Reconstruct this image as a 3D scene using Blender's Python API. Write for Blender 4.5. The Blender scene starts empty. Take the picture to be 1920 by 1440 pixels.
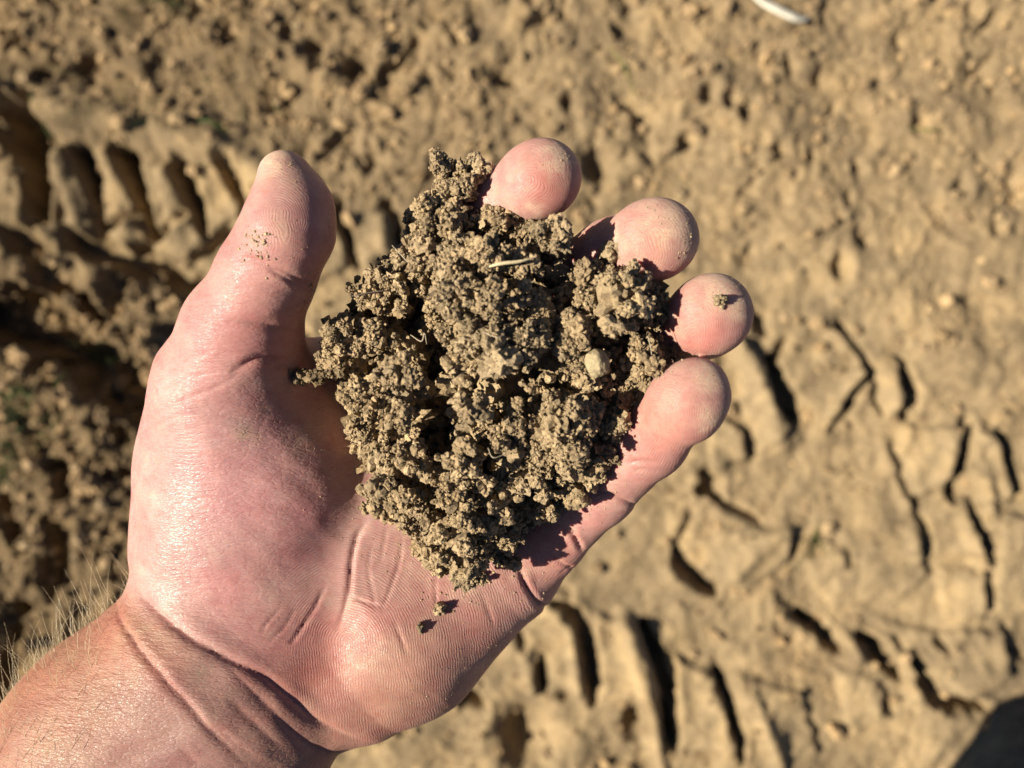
import bpy, math, random
import numpy as np
from mathutils import Vector, Matrix

rng = np.random.default_rng(7)
random.seed(7)
S = bpy.context.scene
COL = S.collection

# ------------------------------------------------------------------ camera, sky, sun, exposure
CAM_H = 1.30                      # lens height above the ground (m)
FPX = 1443.0                      # focal length in pixels of the 1920 px wide photograph
cam = bpy.data.cameras.new('camera')
cam_o = bpy.data.objects.new('camera', cam)
COL.objects.link(cam_o)
cam_o.location = (0, 0, CAM_H)
cam_o.rotation_euler = (0, 0, 0)
cam.sensor_width = 36.0
cam.lens = 36.0 * FPX / 1920.0
cam.clip_start = 0.01
cam.clip_end = 500
cam.dof.use_dof = True
cam.dof.focus_distance = 0.199
cam.dof.aperture_fstop = 10.0
S.camera = cam_o

SUN_EL = 39.0
SUN_DIR = Vector((1.0, 0.14, -math.tan(math.radians(SUN_EL)))).normalized()   # the way the light travels
world = bpy.data.worlds.new('World')
S.world = world
world.use_nodes = True
wn = world.node_tree.nodes
sky = wn.new('ShaderNodeTexSky')
sky.sky_type = 'NISHITA'
sky.sun_disc = False
sky.air_density = 0.45
sky.dust_density = 0.3
sky.sun_elevation = math.radians(SUN_EL)
sky.sun_rotation = math.atan2(-SUN_DIR.x, -SUN_DIR.y)
world.node_tree.links.new(sky.outputs['Color'], wn['Background'].inputs['Color'])
wn['Background'].inputs['Strength'].default_value = 0.05
sun = bpy.data.lights.new('sun', 'SUN')
sun.energy = 5.0
sun.angle = math.radians(0.53)
sun.color = (1.0, 0.92, 0.76)
sun_o = bpy.data.objects.new('sun', sun)
COL.objects.link(sun_o)
sun_o.rotation_euler = SUN_DIR.to_track_quat('-Z', 'Y').to_euler()
S.view_settings.view_transform = 'Standard'
S.view_settings.look = 'None'
S.view_settings.exposure = 1.0
S.view_settings.gamma = 1.0
S.view_settings.use_curve_mapping = False
S.render.engine = 'CYCLES'
S.cycles.use_denoising = True
S.cycles.diffuse_bounces = 1

# ------------------------------------------------------------------ helpers
def P(px, py, D):
    """A point D mm below the lens (mm, lens at the origin)."""
    return np.array([(px - 960) / FPX * D, -(py - 720) / FPX * D, -float(D)])

def R(rpx, D):
    return rpx * D / FPX

def W(p):
    """lens frame mm -> world m"""
    p = np.asarray(p, float)
    q = p / 1000.0
    q = q.copy(); q[..., 2] += CAM_H
    return q

def G(px, py, z=0.0):
    """ground point (m)"""
    d = CAM_H - z
    return np.array([(px - 960) / FPX * d, -(py - 720) / FPX * d, z])

def _hash(ix, iy, iz, seed):
    h = (ix.astype(np.uint32) * np.uint32(374761393) + iy.astype(np.uint32) * np.uint32(668265263)
         + iz.astype(np.uint32) * np.uint32(2246822519) + np.uint32((seed * 3266489917) & 0xffffffff))
    h = (h ^ (h >> np.uint32(13))) * np.uint32(1274126177)
    h = h ^ (h >> np.uint32(16))
    return (h & np.uint32(0xffffff)).astype(np.float32) / np.float32(0xffffff) * 2 - 1

def vnoise(x, y, z=None, seed=0):
    """value noise, about -1..1"""
    x = np.asarray(x, np.float64); y = np.asarray(y, np.float64)
    z = np.zeros_like(x) if z is None else np.asarray(z, np.float64)
    fx, fy, fz = np.floor(x), np.floor(y), np.floor(z)
    ix, iy, iz = fx.astype(np.int64), fy.astype(np.int64), fz.astype(np.int64)
    u, v, w = x - fx, y - fy, z - fz
    u = u * u * u * (u * (u * 6 - 15) + 10); v = v * v * v * (v * (v * 6 - 15) + 10); w = w * w * w * (w * (w * 6 - 15) + 10)
    out = 0
    for dx in (0, 1):
        for dy in (0, 1):
            for dz in (0, 1):
                wt = (u if dx else 1 - u) * (v if dy else 1 - v) * (w if dz else 1 - w)
                out = out + wt * _hash(ix + dx, iy + dy, iz + dz, seed)
    return out

def fbm(x, y, z=None, seed=0, octs=4, gain=0.5):
    a, f, s = 1.0, 1.0, 0
    for o in range(octs):
        s = s + a * vnoise(np.asarray(x) * f, np.asarray(y) * f, None if z is None else np.asarray(z) * f, seed + o * 17)
        a *= gain; f *= 2.03
    return s

def seg_dist(px, py, ax, ay, bx, by):
    dx, dy = bx - ax, by - ay
    L2 = dx * dx + dy * dy + 1e-12
    t = np.clip(((px - ax) * dx + (py - ay) * dy) / L2, 0, 1)
    return np.hypot(px - ax - t * dx, py - ay - t * dy), t

def poly_dist(px, py, pts):
    d = np.full(px.shape, 1e9)
    tt = np.zeros(px.shape)
    n = len(pts) - 1
    for i in range(n):
        e, t = seg_dist(px, py, *pts[i][:2], *pts[i + 1][:2])
        m = e < d
        d = np.where(m, e, d); tt = np.where(m, (i + t) / n, tt)
    return d, tt

def curve(pts, n=6):
    """Catmull-Rom through pts"""
    p = [np.asarray(q, float) for q in pts]
    p = [2 * p[0] - p[1]] + p + [2 * p[-1] - p[-2]]
    out = []
    for i in range(1, len(p) - 2):
        for k in range(n):
            t = k / n
            out.append(0.5 * ((2 * p[i]) + (-p[i - 1] + p[i + 1]) * t + (2 * p[i - 1] - 5 * p[i] + 4 * p[i + 1] - p[i + 2]) * t * t
                              + (-p[i - 1] + 3 * p[i] - 3 * p[i + 1] + p[i + 2]) * t ** 3))
    out.append(p[-2])
    return out

def inside_poly(px, py, poly):
    res = np.zeros(np.shape(px), bool)
    n = len(poly)
    for i in range(n):
        x0, y0 = poly[i]; x1, y1 = poly[(i + 1) % n]
        c = ((y0 > py) != (y1 > py)) & (px < (x1 - x0) * (py - y0) / (y1 - y0 + 1e-12) + x0)
        res ^= c
    return res

def mesh_np(name, v, f, smooth=True):
    """v (n,3) m, f (m,3|4)"""
    me = bpy.data.meshes.new(name)
    v = np.ascontiguousarray(v, np.float32); f = np.ascontiguousarray(f, np.int32)
    k = f.shape[1]
    me.vertices.add(len(v)); me.vertices.foreach_set('co', v.ravel())
    me.loops.add(f.size); me.loops.foreach_set('vertex_index', f.ravel())
    me.polygons.add(len(f))
    me.polygons.foreach_set('loop_start', np.arange(0, f.size, k, dtype=np.int32))
    me.polygons.foreach_set('loop_total', np.full(len(f), k, np.int32))
    me.polygons.foreach_set('use_smooth', np.full(len(f), smooth, bool))
    me.update(); me.validate()
    return me

def attr(me, name, typ, data):
    a = me.attributes.new(name, typ, 'POINT')
    if typ == 'FLOAT':
        a.data.foreach_set('value', np.ascontiguousarray(data, np.float32).ravel())
    else:
        d = np.asarray(data, np.float32)
        if d.shape[1] == 3:
            d = np.concatenate([d, np.ones((len(d), 1), np.float32)], 1)
        a.data.foreach_set('color', np.ascontiguousarray(d).ravel())

def link(name, me, mat, parent=None, label=None, cat=None, group=None, kind=None):
    o = bpy.data.objects.new(name, me)
    COL.objects.link(o)
    if mat is not None:
        if len(me.materials) == 0:
            me.materials.append(mat)
    if parent is not None:
        o.parent = parent
    if label: o['label'] = label
    if cat: o['category'] = cat
    if group: o['group'] = group
    if kind: o['kind'] = kind
    return o

def empty(name, loc, label, cat, group=None):
    o = bpy.data.objects.new(name, None)
    COL.objects.link(o); o.location = loc
    o.empty_display_size = 0.01
    o['label'] = label; o['category'] = cat
    if group: o['group'] = group
    return o

class NT:
    def __init__(self, name):
        self.m = bpy.data.materials.new(name); self.m.use_nodes = True
        self.t = self.m.node_tree; self.n = self.t.nodes; self.n.clear()
        self.out = self.add('ShaderNodeOutputMaterial'); self.bsdf = self.add('ShaderNodeBsdfPrincipled')
        self.l(self.bsdf.outputs[0], self.out.inputs['Surface'])
    def add(self, t, **kw):
        n = self.n.new(t)
        for k, v in kw.items():
            if hasattr(n, k): setattr(n, k, v)
            else: n.inputs[k].default_value = v
        return n
    def l(self, a, b): self.t.links.new(a, b)
    def math(self, op, a, b=None):
        n = self.n.new('ShaderNodeMath'); n.operation = op
        for i, x in enumerate((a, b)):
            if x is None: continue
            if isinstance(x, (int, float)): n.inputs[i].default_value = x
            else: self.l(x, n.inputs[i])
        return n.outputs[0]
    def mix(self, f, a, b, mode='MIX'):
        n = self.n.new('ShaderNodeMix'); n.data_type = 'RGBA'; n.blend_type = mode
        for s, x in ((n.inputs[0], f), (n.inputs[6], a), (n.inputs[7], b)):
            if isinstance(x, (int, float)): s.default_value = x
            elif isinstance(x, tuple): s.default_value = (*x, 1) if len(x) == 3 else x
            else: self.l(x, s)
        return n.outputs[2]
    def attr(self, name): return self.add('ShaderNodeAttribute', attribute_name=name)
    def noise(self, vec, scale, detail=3, rough=0.5, dist=0.0):
        n = self.add('ShaderNodeTexNoise'); n.inputs['Scale'].default_value = scale
        n.inputs['Detail'].default_value = detail; n.inputs['Roughness'].default_value = rough
        n.inputs['Distortion'].default_value = dist
        if vec is not None: self.l(vec, n.inputs['Vector'])
        return n
    def bump(self, h, strength, dist, normal=None):
        b = self.add('ShaderNodeBump'); b.inputs['Strength'].default_value = strength
        b.inputs['Distance'].default_value = dist
        self.l(h, b.inputs['Height'])
        if normal is not None: self.l(normal, b.inputs['Normal'])
        return b.outputs[0]
    def ramp(self, f, stops):
        r = self.add('ShaderNodeValToRGB'); e = r.color_ramp.elements
        while len(e) < len(stops): e.new(0.5)
        for el, (p, c) in zip(e, stops):
            el.position = p; el.color = (*c, 1) if len(c) == 3 else c
        self.l(f, r.inputs[0]); return r.outputs[0]

# ------------------------------------------------------------------ materials
def mat_skin():
    t = NT('skin')
    co = t.add('ShaderNodeTexCoord').outputs['Object']
    col = t.attr('tone').outputs['Color']
    # mottling of the skin itself
    n1 = t.noise(co, 220, 4, 0.6).outputs['Fac']
    n2 = t.noise(co, 900, 3, 0.6).outputs['Fac']
    mot = t.ramp(n1, [(0.28, (0.90, 0.76, 0.76)), (0.5, (1, 1, 1)), (0.74, (1.10, 1.08, 1.0))])
    col = t.mix(0.75, col, mot, 'MULTIPLY')
    mot2 = t.ramp(n2, [(0.30, (0.90, 0.80, 0.78)), (0.6, (1.05, 1.04, 1.03))])
    col = t.mix(0.6, col, mot2, 'MULTIPLY')
    dust = t.attr('dust').outputs['Fac']
    dn = t.noise(co, 1500, 4, 0.7).outputs['Fac']
    df = t.math('MULTIPLY', dust, t.ramp(dn, [(0.33, (0.4,) * 3), (0.58, (1,) * 3)]))
    col = t.mix(df, col, (0.53, 0.360, 0.255))
    t.l(col, t.bsdf.inputs['Base Color'])
    # friction ridges
    ph = t.attr('ridge_phase').outputs['Fac']; am = t.attr('ridge_amt').outputs['Fac']
    wob = t.noise(co, 260, 2, 0.5).outputs['Fac']
    wv = t.math('SINE', t.math('ADD', t.math('MULTIPLY', ph, 6.2832), t.math('MULTIPLY', wob, 15.0)))
    brk = t.ramp(t.noise(co, 420, 4, 0.65).outputs['Fac'], [(0.38, (0.12,) * 3), (0.62, (1,) * 3)])
    wv = t.math('MULTIPLY', t.math('MULTIPLY', wv, am), brk)
    nb = t.bump(wv, 0.52, 0.00010)
    # lines of the thicker skin: two families of stretched cells
    mp = t.add('ShaderNodeMapping'); mp.inputs['Rotation'].default_value = (0, 0, math.radians(52))
    mp.inputs['Scale'].default_value = (0.30, 1.0, 0.6); t.l(co, mp.inputs['Vector'])
    wr = t.attr('line_amt').outputs['Fac']
    v = t.add('ShaderNodeTexVoronoi'); v.feature = 'DISTANCE_TO_EDGE'; v.inputs['Scale'].default_value = 1300
    t.l(mp.outputs[0], v.inputs['Vector'])
    vh = t.math('MULTIPLY', t.math('MINIMUM', v.outputs['Distance'], 0.16), wr)
    nb = t.bump(vh, 0.60, 0.0005, nb)
    mp2 = t.add('ShaderNodeMapping'); mp2.inputs['Rotation'].default_value = (0, 0, math.radians(-38))
    mp2.inputs['Scale'].default_value = (0.22, 1.0, 0.5); t.l(co, mp2.inputs['Vector'])
    n3 = t.noise(mp2.outputs[0], 1100, 3, 0.6).outputs['Fac']
    mp3 = t.add('ShaderNodeMapping'); mp3.inputs['Rotation'].default_value = (0, 0, math.radians(58))
    mp3.inputs['Scale'].default_value = (0.16, 1.0, 0.5); t.l(co, mp3.inputs['Vector'])
    n4 = t.noise(mp3.outputs[0], 800, 3, 0.65).outputs['Fac']
    nb = t.bump(t.math('MULTIPLY', t.math('ADD', n3, t.math('MULTIPLY', n4, 1.6)), wr), 0.66, 0.0003, nb)
    nb = t.bump(t.noise(co, 2600, 3, 0.6).outputs['Fac'], 0.25, 0.00012, nb)
    t.l(nb, t.bsdf.inputs['Normal'])
    rr = t.ramp(t.noise(co, 2400, 3, 0.65).outputs['Fac'], [(0.36, (0.36,) * 3), (0.62, (0.72,) * 3)])
    rr = t.math('SUBTRACT', rr, t.math('MULTIPLY', t.attr('oily').outputs['Fac'], 0.13))
    rg = t.math('ADD', t.math('MULTIPLY', dust, 0.4), rr)
    t.l(rg, t.bsdf.inputs['Roughness'])
    t.bsdf.inputs['Specular IOR Level'].default_value = 0.36
    t.bsdf.inputs['Subsurface Weight'].default_value = 0.55
    t.bsdf.inputs['Subsurface Radius'].default_value = (1.0, 0.34, 0.2)
    t.bsdf.inputs['Subsurface Scale'].default_value = 0.0028
    return t.m

def mat_soil(name, dark=1.0):
    t = NT(name)
    co = t.add('ShaderNodeTexCoord').outputs['Object']
    col = t.attr('tone').outputs['Color']
    n1 = t.noise(co, 900, 4, 0.7).outputs['Fac']
    col = t.mix(0.9, col, t.ramp(n1, [(0.28, (0.55, 0.52, 0.50)), (0.5, (0.95, 0.95, 0.95)), (0.72, (1.3, 1.25, 1.2))]), 'MULTIPLY')
    n2 = t.noise(co, 3500, 3, 0.7).outputs['Fac']
    col = t.mix(0.7, col, t.ramp(n2, [(0.3, (0.6, 0.58, 0.56)), (0.62, (1.15, 1.13, 1.1))]), 'MULTIPLY')
    t.l(col, t.bsdf.inputs['Base Color'])
    nb = t.bump(n1, 0.7, 0.0006)
    nb = t.bump(n2, 0.8, 0.0003, nb)
    t.l(nb, t.bsdf.inputs['Normal'])
    t.bsdf.inputs['Roughness'].default_value = 0.95
    t.bsdf.inputs['Specular IOR Level'].default_value = 0.15
    return t.m

def mat_ground():
    t = NT('dry_soil')
    co = t.add('ShaderNodeTexCoord').outputs['Object']
    rough = t.attr('rough').outputs['Fac']
    n0 = t.noise(co, 5, 5, 0.6).outputs['Fac']
    n1 = t.noise(co, 38, 5, 0.65).outputs['Fac']
    n2 = t.noise(co, 160, 4, 0.7).outputs['Fac']
    col = t.ramp(n0, [(0.32, (0.225, 0.168, 0.100)), (0.5, (0.305, 0.228, 0.134)), (0.68, (0.370, 0.272, 0.154))])
    crumb = t.mix(1.0, col, (0.74, 0.71, 0.70), 'MULTIPLY')
    col = t.mix(t.math('MULTIPLY', rough, 0.75), col, crumb)
    col = t.mix(t.attr('moist').outputs['Fac'], col, t.mix(1.0, col, (0.60, 0.58, 0.56), 'MULTIPLY'))
    nm = t.noise(co, 13, 6, 0.75, 0.5).outputs['Fac']
    col = t.mix(0.9, col, t.ramp(nm, [(0.34, (0.66, 0.66, 0.68)), (0.5, (0.97, 0.97, 0.96)), (0.68, (1.22, 1.17, 1.06))]), 'MULTIPLY')
    col = t.mix(0.8, col, t.ramp(n1, [(0.3, (0.70, 0.68, 0.66)), (0.5, (1, 1, 1)), (0.72, (1.2, 1.17, 1.12))]), 'MULTIPLY')
    col = t.mix(0.7, col, t.ramp(n2, [(0.3, (0.72, 0.7, 0.68)), (0.65, (1.14, 1.12, 1.1))]), 'MULTIPLY')
    t.l(col, t.bsdf.inputs['Base Color'])
    nb = t.bump(n1, 0.5, 0.010)
    nb = t.bump(n2, 0.7, 0.004, nb)
    t.l(nb, t.bsdf.inputs['Normal'])
    t.bsdf.inputs['Roughness'].default_value = 0.95
    t.bsdf.inputs['Specular IOR Level'].default_value = 0.1
    return t.m

def mat_plain(name, col, rough=0.6, var=0.25, scale=400, sss=0.0, spec=0.3):
    t = NT(name)
    co = t.add('ShaderNodeTexCoord').outputs['Object']
    n = t.noise(co, scale, 4, 0.6).outputs['Fac']
    col = tuple(c * .68 for c in col)
    lo = tuple(c * (1 - var) for c in col); hi = tuple(min(1, c * (1 + var)) for c in col)
    t.l(t.ramp(n, [(0.3, lo), (0.7, hi)]), t.bsdf.inputs['Base Color'])
    t.l(t.bump(n, 0.4, 0.2 / scale), t.bsdf.inputs['Normal'])
    t.bsdf.inputs['Roughness'].default_value = rough
    t.bsdf.inputs['Specular IOR Level'].default_value = spec
    if sss:
        t.bsdf.inputs['Subsurface Weight'].default_value = sss
        t.bsdf.inputs['Subsurface Scale'].default_value = 0.001
    return t.m

M_SKIN = mat_skin()
M_SOIL = mat_soil('crumbly_soil')
M_GROUND = mat_ground()
M_HAIR = mat_plain('blond_hair', (0.90, 0.74, 0.48), 0.25, 0.3, 300, 0, 0.6)
M_STRAW = mat_plain('dry_straw', (0.74, 0.60, 0.37), 0.6, 0.2, 900)
M_ROOT = mat_plain('root_fibre', (0.55, 0.45, 0.32), 0.6, 0.3, 900)
M_HUSK = mat_plain('pale_husk', (0.9, 0.84, 0.70), 0.6, 0.12, 60)
M_STONE = mat_plain('pale_pebble', (0.47, 0.37, 0.215), 0.9, 0.3, 700)
M_GRASS = mat_plain('grass_green', (0.09, 0.13, 0.03), 0.6, 0.4, 60)
M_DRYGRASS = mat_plain('grass_yellow', (0.26, 0.25, 0.07), 0.6, 0.3, 60)
M_CLOTH = mat_plain('blue_cloth', (0.05, 0.07, 0.12), 0.9, 0.2, 200)
M_DENIM = mat_plain('dark_denim', (0.03, 0.04, 0.07), 0.9, 0.2, 200)
M_LEATHER = mat_plain('boot_leather', (0.08, 0.05, 0.03), 0.6, 0.2, 80)

# ------------------------------------------------------------------ ground: one sheet
DARK_SLOTS = [   # grooves pressed by the tyre lugs: photo points, half width (m), depth (m)
    # the rut on the left, beside the thumb
    ([(35, 225), (55, 300), (70, 400)], .045, .09), ([(150, 285), (172, 350), (186, 430)], .013, .045),
    ([(232, 285), (248, 340), (285, 435)], .021, .05), ([(338, 310), (355, 370), (382, 440)], .016, .04),
    ([(420, 300), (440, 350), (460, 400)], .013, .028), ([(632, 380), (650, 440), (668, 500)], .011, .026),
    ([(728, 385), (742, 420), (752, 455)], .011, .020), ([(180, 432), (252, 388)], .006, .012), ([(262, 456), (342, 402)], .007, .014),
    ([(350, 488), (432, 430)], .007, .014), ([(130, 452), (200, 472), (275, 500), (395, 538)], .026, .040),
    ([(-60, 590), (70, 600), (140, 645), (200, 695), (290, 770)], .060, .085), ([(20, 440), (60, 470)], .025, .035),
    ([(60, 500), (100, 540)], .020, .03), ([(200, 520), (230, 560)], .016, .025),
    ([(118, 985), (106, 1050), (92, 1120)], .017, .036), ([(22, 925), (30, 1000)], .016, .03), ([(30, 1130), (15, 1250), (5, 1320)], .016, .036),
    ([(110, 890), (150, 915)], .022, .030), ([(215, 870), (245, 905)], .018, .025), ([(190, 800), (240, 830)], .02, .03), ([(75, 1000), (60, 1100)], .006, .010),
    # the track on the right
    ([(1445, 680), (1462, 730), (1490, 785)], .014, .030), ([(1415, 590), (1440, 620)], .012, .022), ([(1475, 640), (1460, 670)], .009, .018),
    ([(1632, 685), (1600, 740), (1556, 806)], .007, .022), ([(1600, 640), (1628, 688), (1652, 775)], .007, .018), ([(1570, 605), (1590, 630)], .010, .022),
    ([(1688, 680), (1704, 730), (1696, 780)], .012, .028), ([(1804, 790), (1798, 850), (1780, 900), (1782, 930)], .012, .034), ([(1780, 890), (1705, 940)], .005, .014),
    ([(1870, 815), (1886, 870), (1900, 925)], .009, .026), ([(1670, 830), (1698, 910), (1722, 965), (1735, 990)], .007, .018),
    ([(1812, 950), (1838, 1000), (1856, 1050)], .009, .028), ([(1720, 1000), (1728, 1050)], .006, .014), ([(1852, 1060), (1848, 1150)], .006, .018),
    ([(1322, 890), (1340, 930)], .018, .030), ([(1350, 940), (1418, 972)], .008, .018), ([(1395, 800), (1412, 860)], .008, .014),
    ([(1272, 1035), (1290, 1075), (1340, 1108)], .012, .028), ([(1300, 960), (1268, 1030)], .007, .010), ([(1040, 1135), (1085, 1160), (1104, 1220), (1112, 1310)], .010, .028),
    ([(1012, 1228), (1020, 1290)], .008, .024), ([(1018, 1293), (1070, 1300)], .006, .012), ([(975, 1190), (985, 1220)], .008, .018),
    ([(1205, 1170), (1232, 1240), (1248, 1310), (1258, 1400)], .012, .036), ([(1346, 1262), (1362, 1310), (1382, 1375), (1388, 1420)], .010, .030),
    ([(1500, 1155), (1540, 1185), (1580, 1222)], .012, .034), ([(1615, 1195), (1650, 1225), (1685, 1262)], .014, .036), ([(1712, 1240), (1745, 1290), (1770, 1312), (1840, 1325)], .014, .040),
    ([(1752, 1195), (1768, 1210)], .009, .02), ([(1490, 1020), (1478, 1045)], .008, .016), ([(1585, 1040), (1592, 1060)], .006, .014),
    ([(1880, 1170), (1885, 1215), (1920, 1230)], .006, .014), ([(1660, 1310), (1670, 1330)], .010, .018), ([(860, 1300), (905, 1320)], .012, .02),
]
HOLES = [((990, 1385), .036, .045), ((1190, 1348), .016, .025), ((672, 132), .022, .035), ((1000, 0), .01, .01), ((1120, 305), .020, .028),
         ((1328, 175), .012, .022), ((1400, 205), .012, .020), ((1370, 185), .010, .016), ((1460, 285), .011, .02), ((1575, 498), .013, .026), ((1620, 445), .012, .022),
         ((1800, 352), .011, .02), ((1866, 428), .010, .018), ((1612, 312), .010, .018), ((1522, 300), .009, .015), ((1290, 262), .010, .016), ((1725, 228), .012, .016),
         ((692, 300), .012, .02), ((1065, 190), .012, .015), ((430, 60), .016, .02), ((170, 130), .018, .022), ((540, 60), .014, .018), ((300, 130), .02, .02), ((1830, 15), .009, .015),
         ((1065, 30), .01, .016), ((780, 90), .012, .02), ((860, 330), .01, .016), ((1590, 370), .008, .014), ((1690, 70), .01, .01), ((1480, 110), .01, .012), ((1545, 140), .009, .012)]
PADS = [   # flat blocks left standing between the lug grooves: outline, height
    ([(1510, 740), (1600, 690), (1622, 700), (1555, 800), (1520, 790)], .012), ([(1640, 700), (1682, 680), (1692, 770), (1655, 775)], .010), ([(1690, 800), (1795, 800), (1775, 890), (1700, 940), (1680, 880)], .013),
    ([(1815, 800), (1868, 830), (1880, 930), (1820, 940), (1800, 900)], .014), ([(1730, 955), (1790, 920), (1810, 960), (1832, 1040), (1745, 1040)], .012), ([(1375, 620), (1440, 700), (1480, 800), (1430, 850), (1390, 760)], .012),
    ([(1335, 770), (1395, 805), (1405, 860), (1325, 880)], .012), ([(1380, 990), (1470, 985), (1480, 1040), (1390, 1110), (1345, 1080), (1310, 1010)], .012), ([(1500, 1050), (1590, 1030), (1715, 1000), (1735, 1080), (1690, 1130), (1560, 1140)], .011),
    ([(1755, 1060), (1840, 1070), (1842, 1150), (1765, 1150)], .012), ([(1865, 960), (1960, 970), (1960, 1140), (1865, 1150)], .015), ([(1025, 1220), (1080, 1190), (1095, 1290), (1030, 1285)], .012), ([(1115, 1150), (1195, 1170), (1240, 1300), (1130, 1300)], .013),
    ([(1265, 1230), (1340, 1270), (1375, 1400), (1275, 1400)], .014), ([(1640, 1160), (1750, 1180), (1875, 1180), (1880, 1270), (1790, 1290), (1730, 1235)], .014), ([(1400, 1270), (1500, 1300), (1540, 1420), (1440, 1430)], .012), ([(1560, 1250), (1640, 1270), (1680, 1340), (1600, 1380)], .012),
    ([(105, 275), (138, 275), (178, 440), (120, 420)], .014), ([(186, 290), (220, 290), (262, 380), (192, 425)], .014), ([(262, 300), (322, 310), (365, 405), (282, 445)], .014), ([(368, 320), (412, 320), (448, 400), (390, 440)], .014),
    ([(138, 420), (180, 440), (242, 402), (268, 440), (215, 478), (140, 450)], .016), ([(272, 468), (345, 412), (400, 450), (350, 496)], .016), ([(365, 495), (432, 442), (470, 480), (420, 540)], .016), ([(652, 400), (722, 400), (740, 480), (684, 500)], .012), ([(480, 340), (630, 390), (655, 500), (560, 560)], .010)]
RIDGES = [   # raised crests: points, half width, height
    ([(-60, 165), (60, 200), (200, 225), (320, 260), (440, 300), (520, 350)], .030, .030), ([(-60, 440), (40, 420)], .03, .02),
    ([(1168, 1160), (1195, 1260), (1225, 1350), (1240, 1440)], .012, .016), ([(1380, 640), (1420, 720), (1460, 830)], .020, .016), ([(1465, 985), (1400, 1040), (1360, 1090)], .018, .014),
    ([(985, 1220), (1000, 1290)], .010, .012), ([(1070, 1190), (1085, 1290)], .010, .012), ([(1385, 1270), (1440, 1380), (1460, 1440)], .012, .014), ([(1590, 1200), (1600, 1230)], .012, .016),
    ([(1830, 900), (1860, 980)], .012, .014), ([(1700, 990), (1710, 1040)], .012, .012), ([(200, 290), (232, 440)], .014, .010), ([(300, 320), (335, 450)], .016, .010), ([(110, 300), (150, 430)], .014, .012),
    ([(120, 560), (200, 640), (300, 680)], .03, .035), ([(1700, 1250), (1660, 1200)], .012, .014), ([(1325, 600), (1335, 760)], .014, .014), ([(1860, 1260), (1780, 1290)], .03, .014)]

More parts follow.
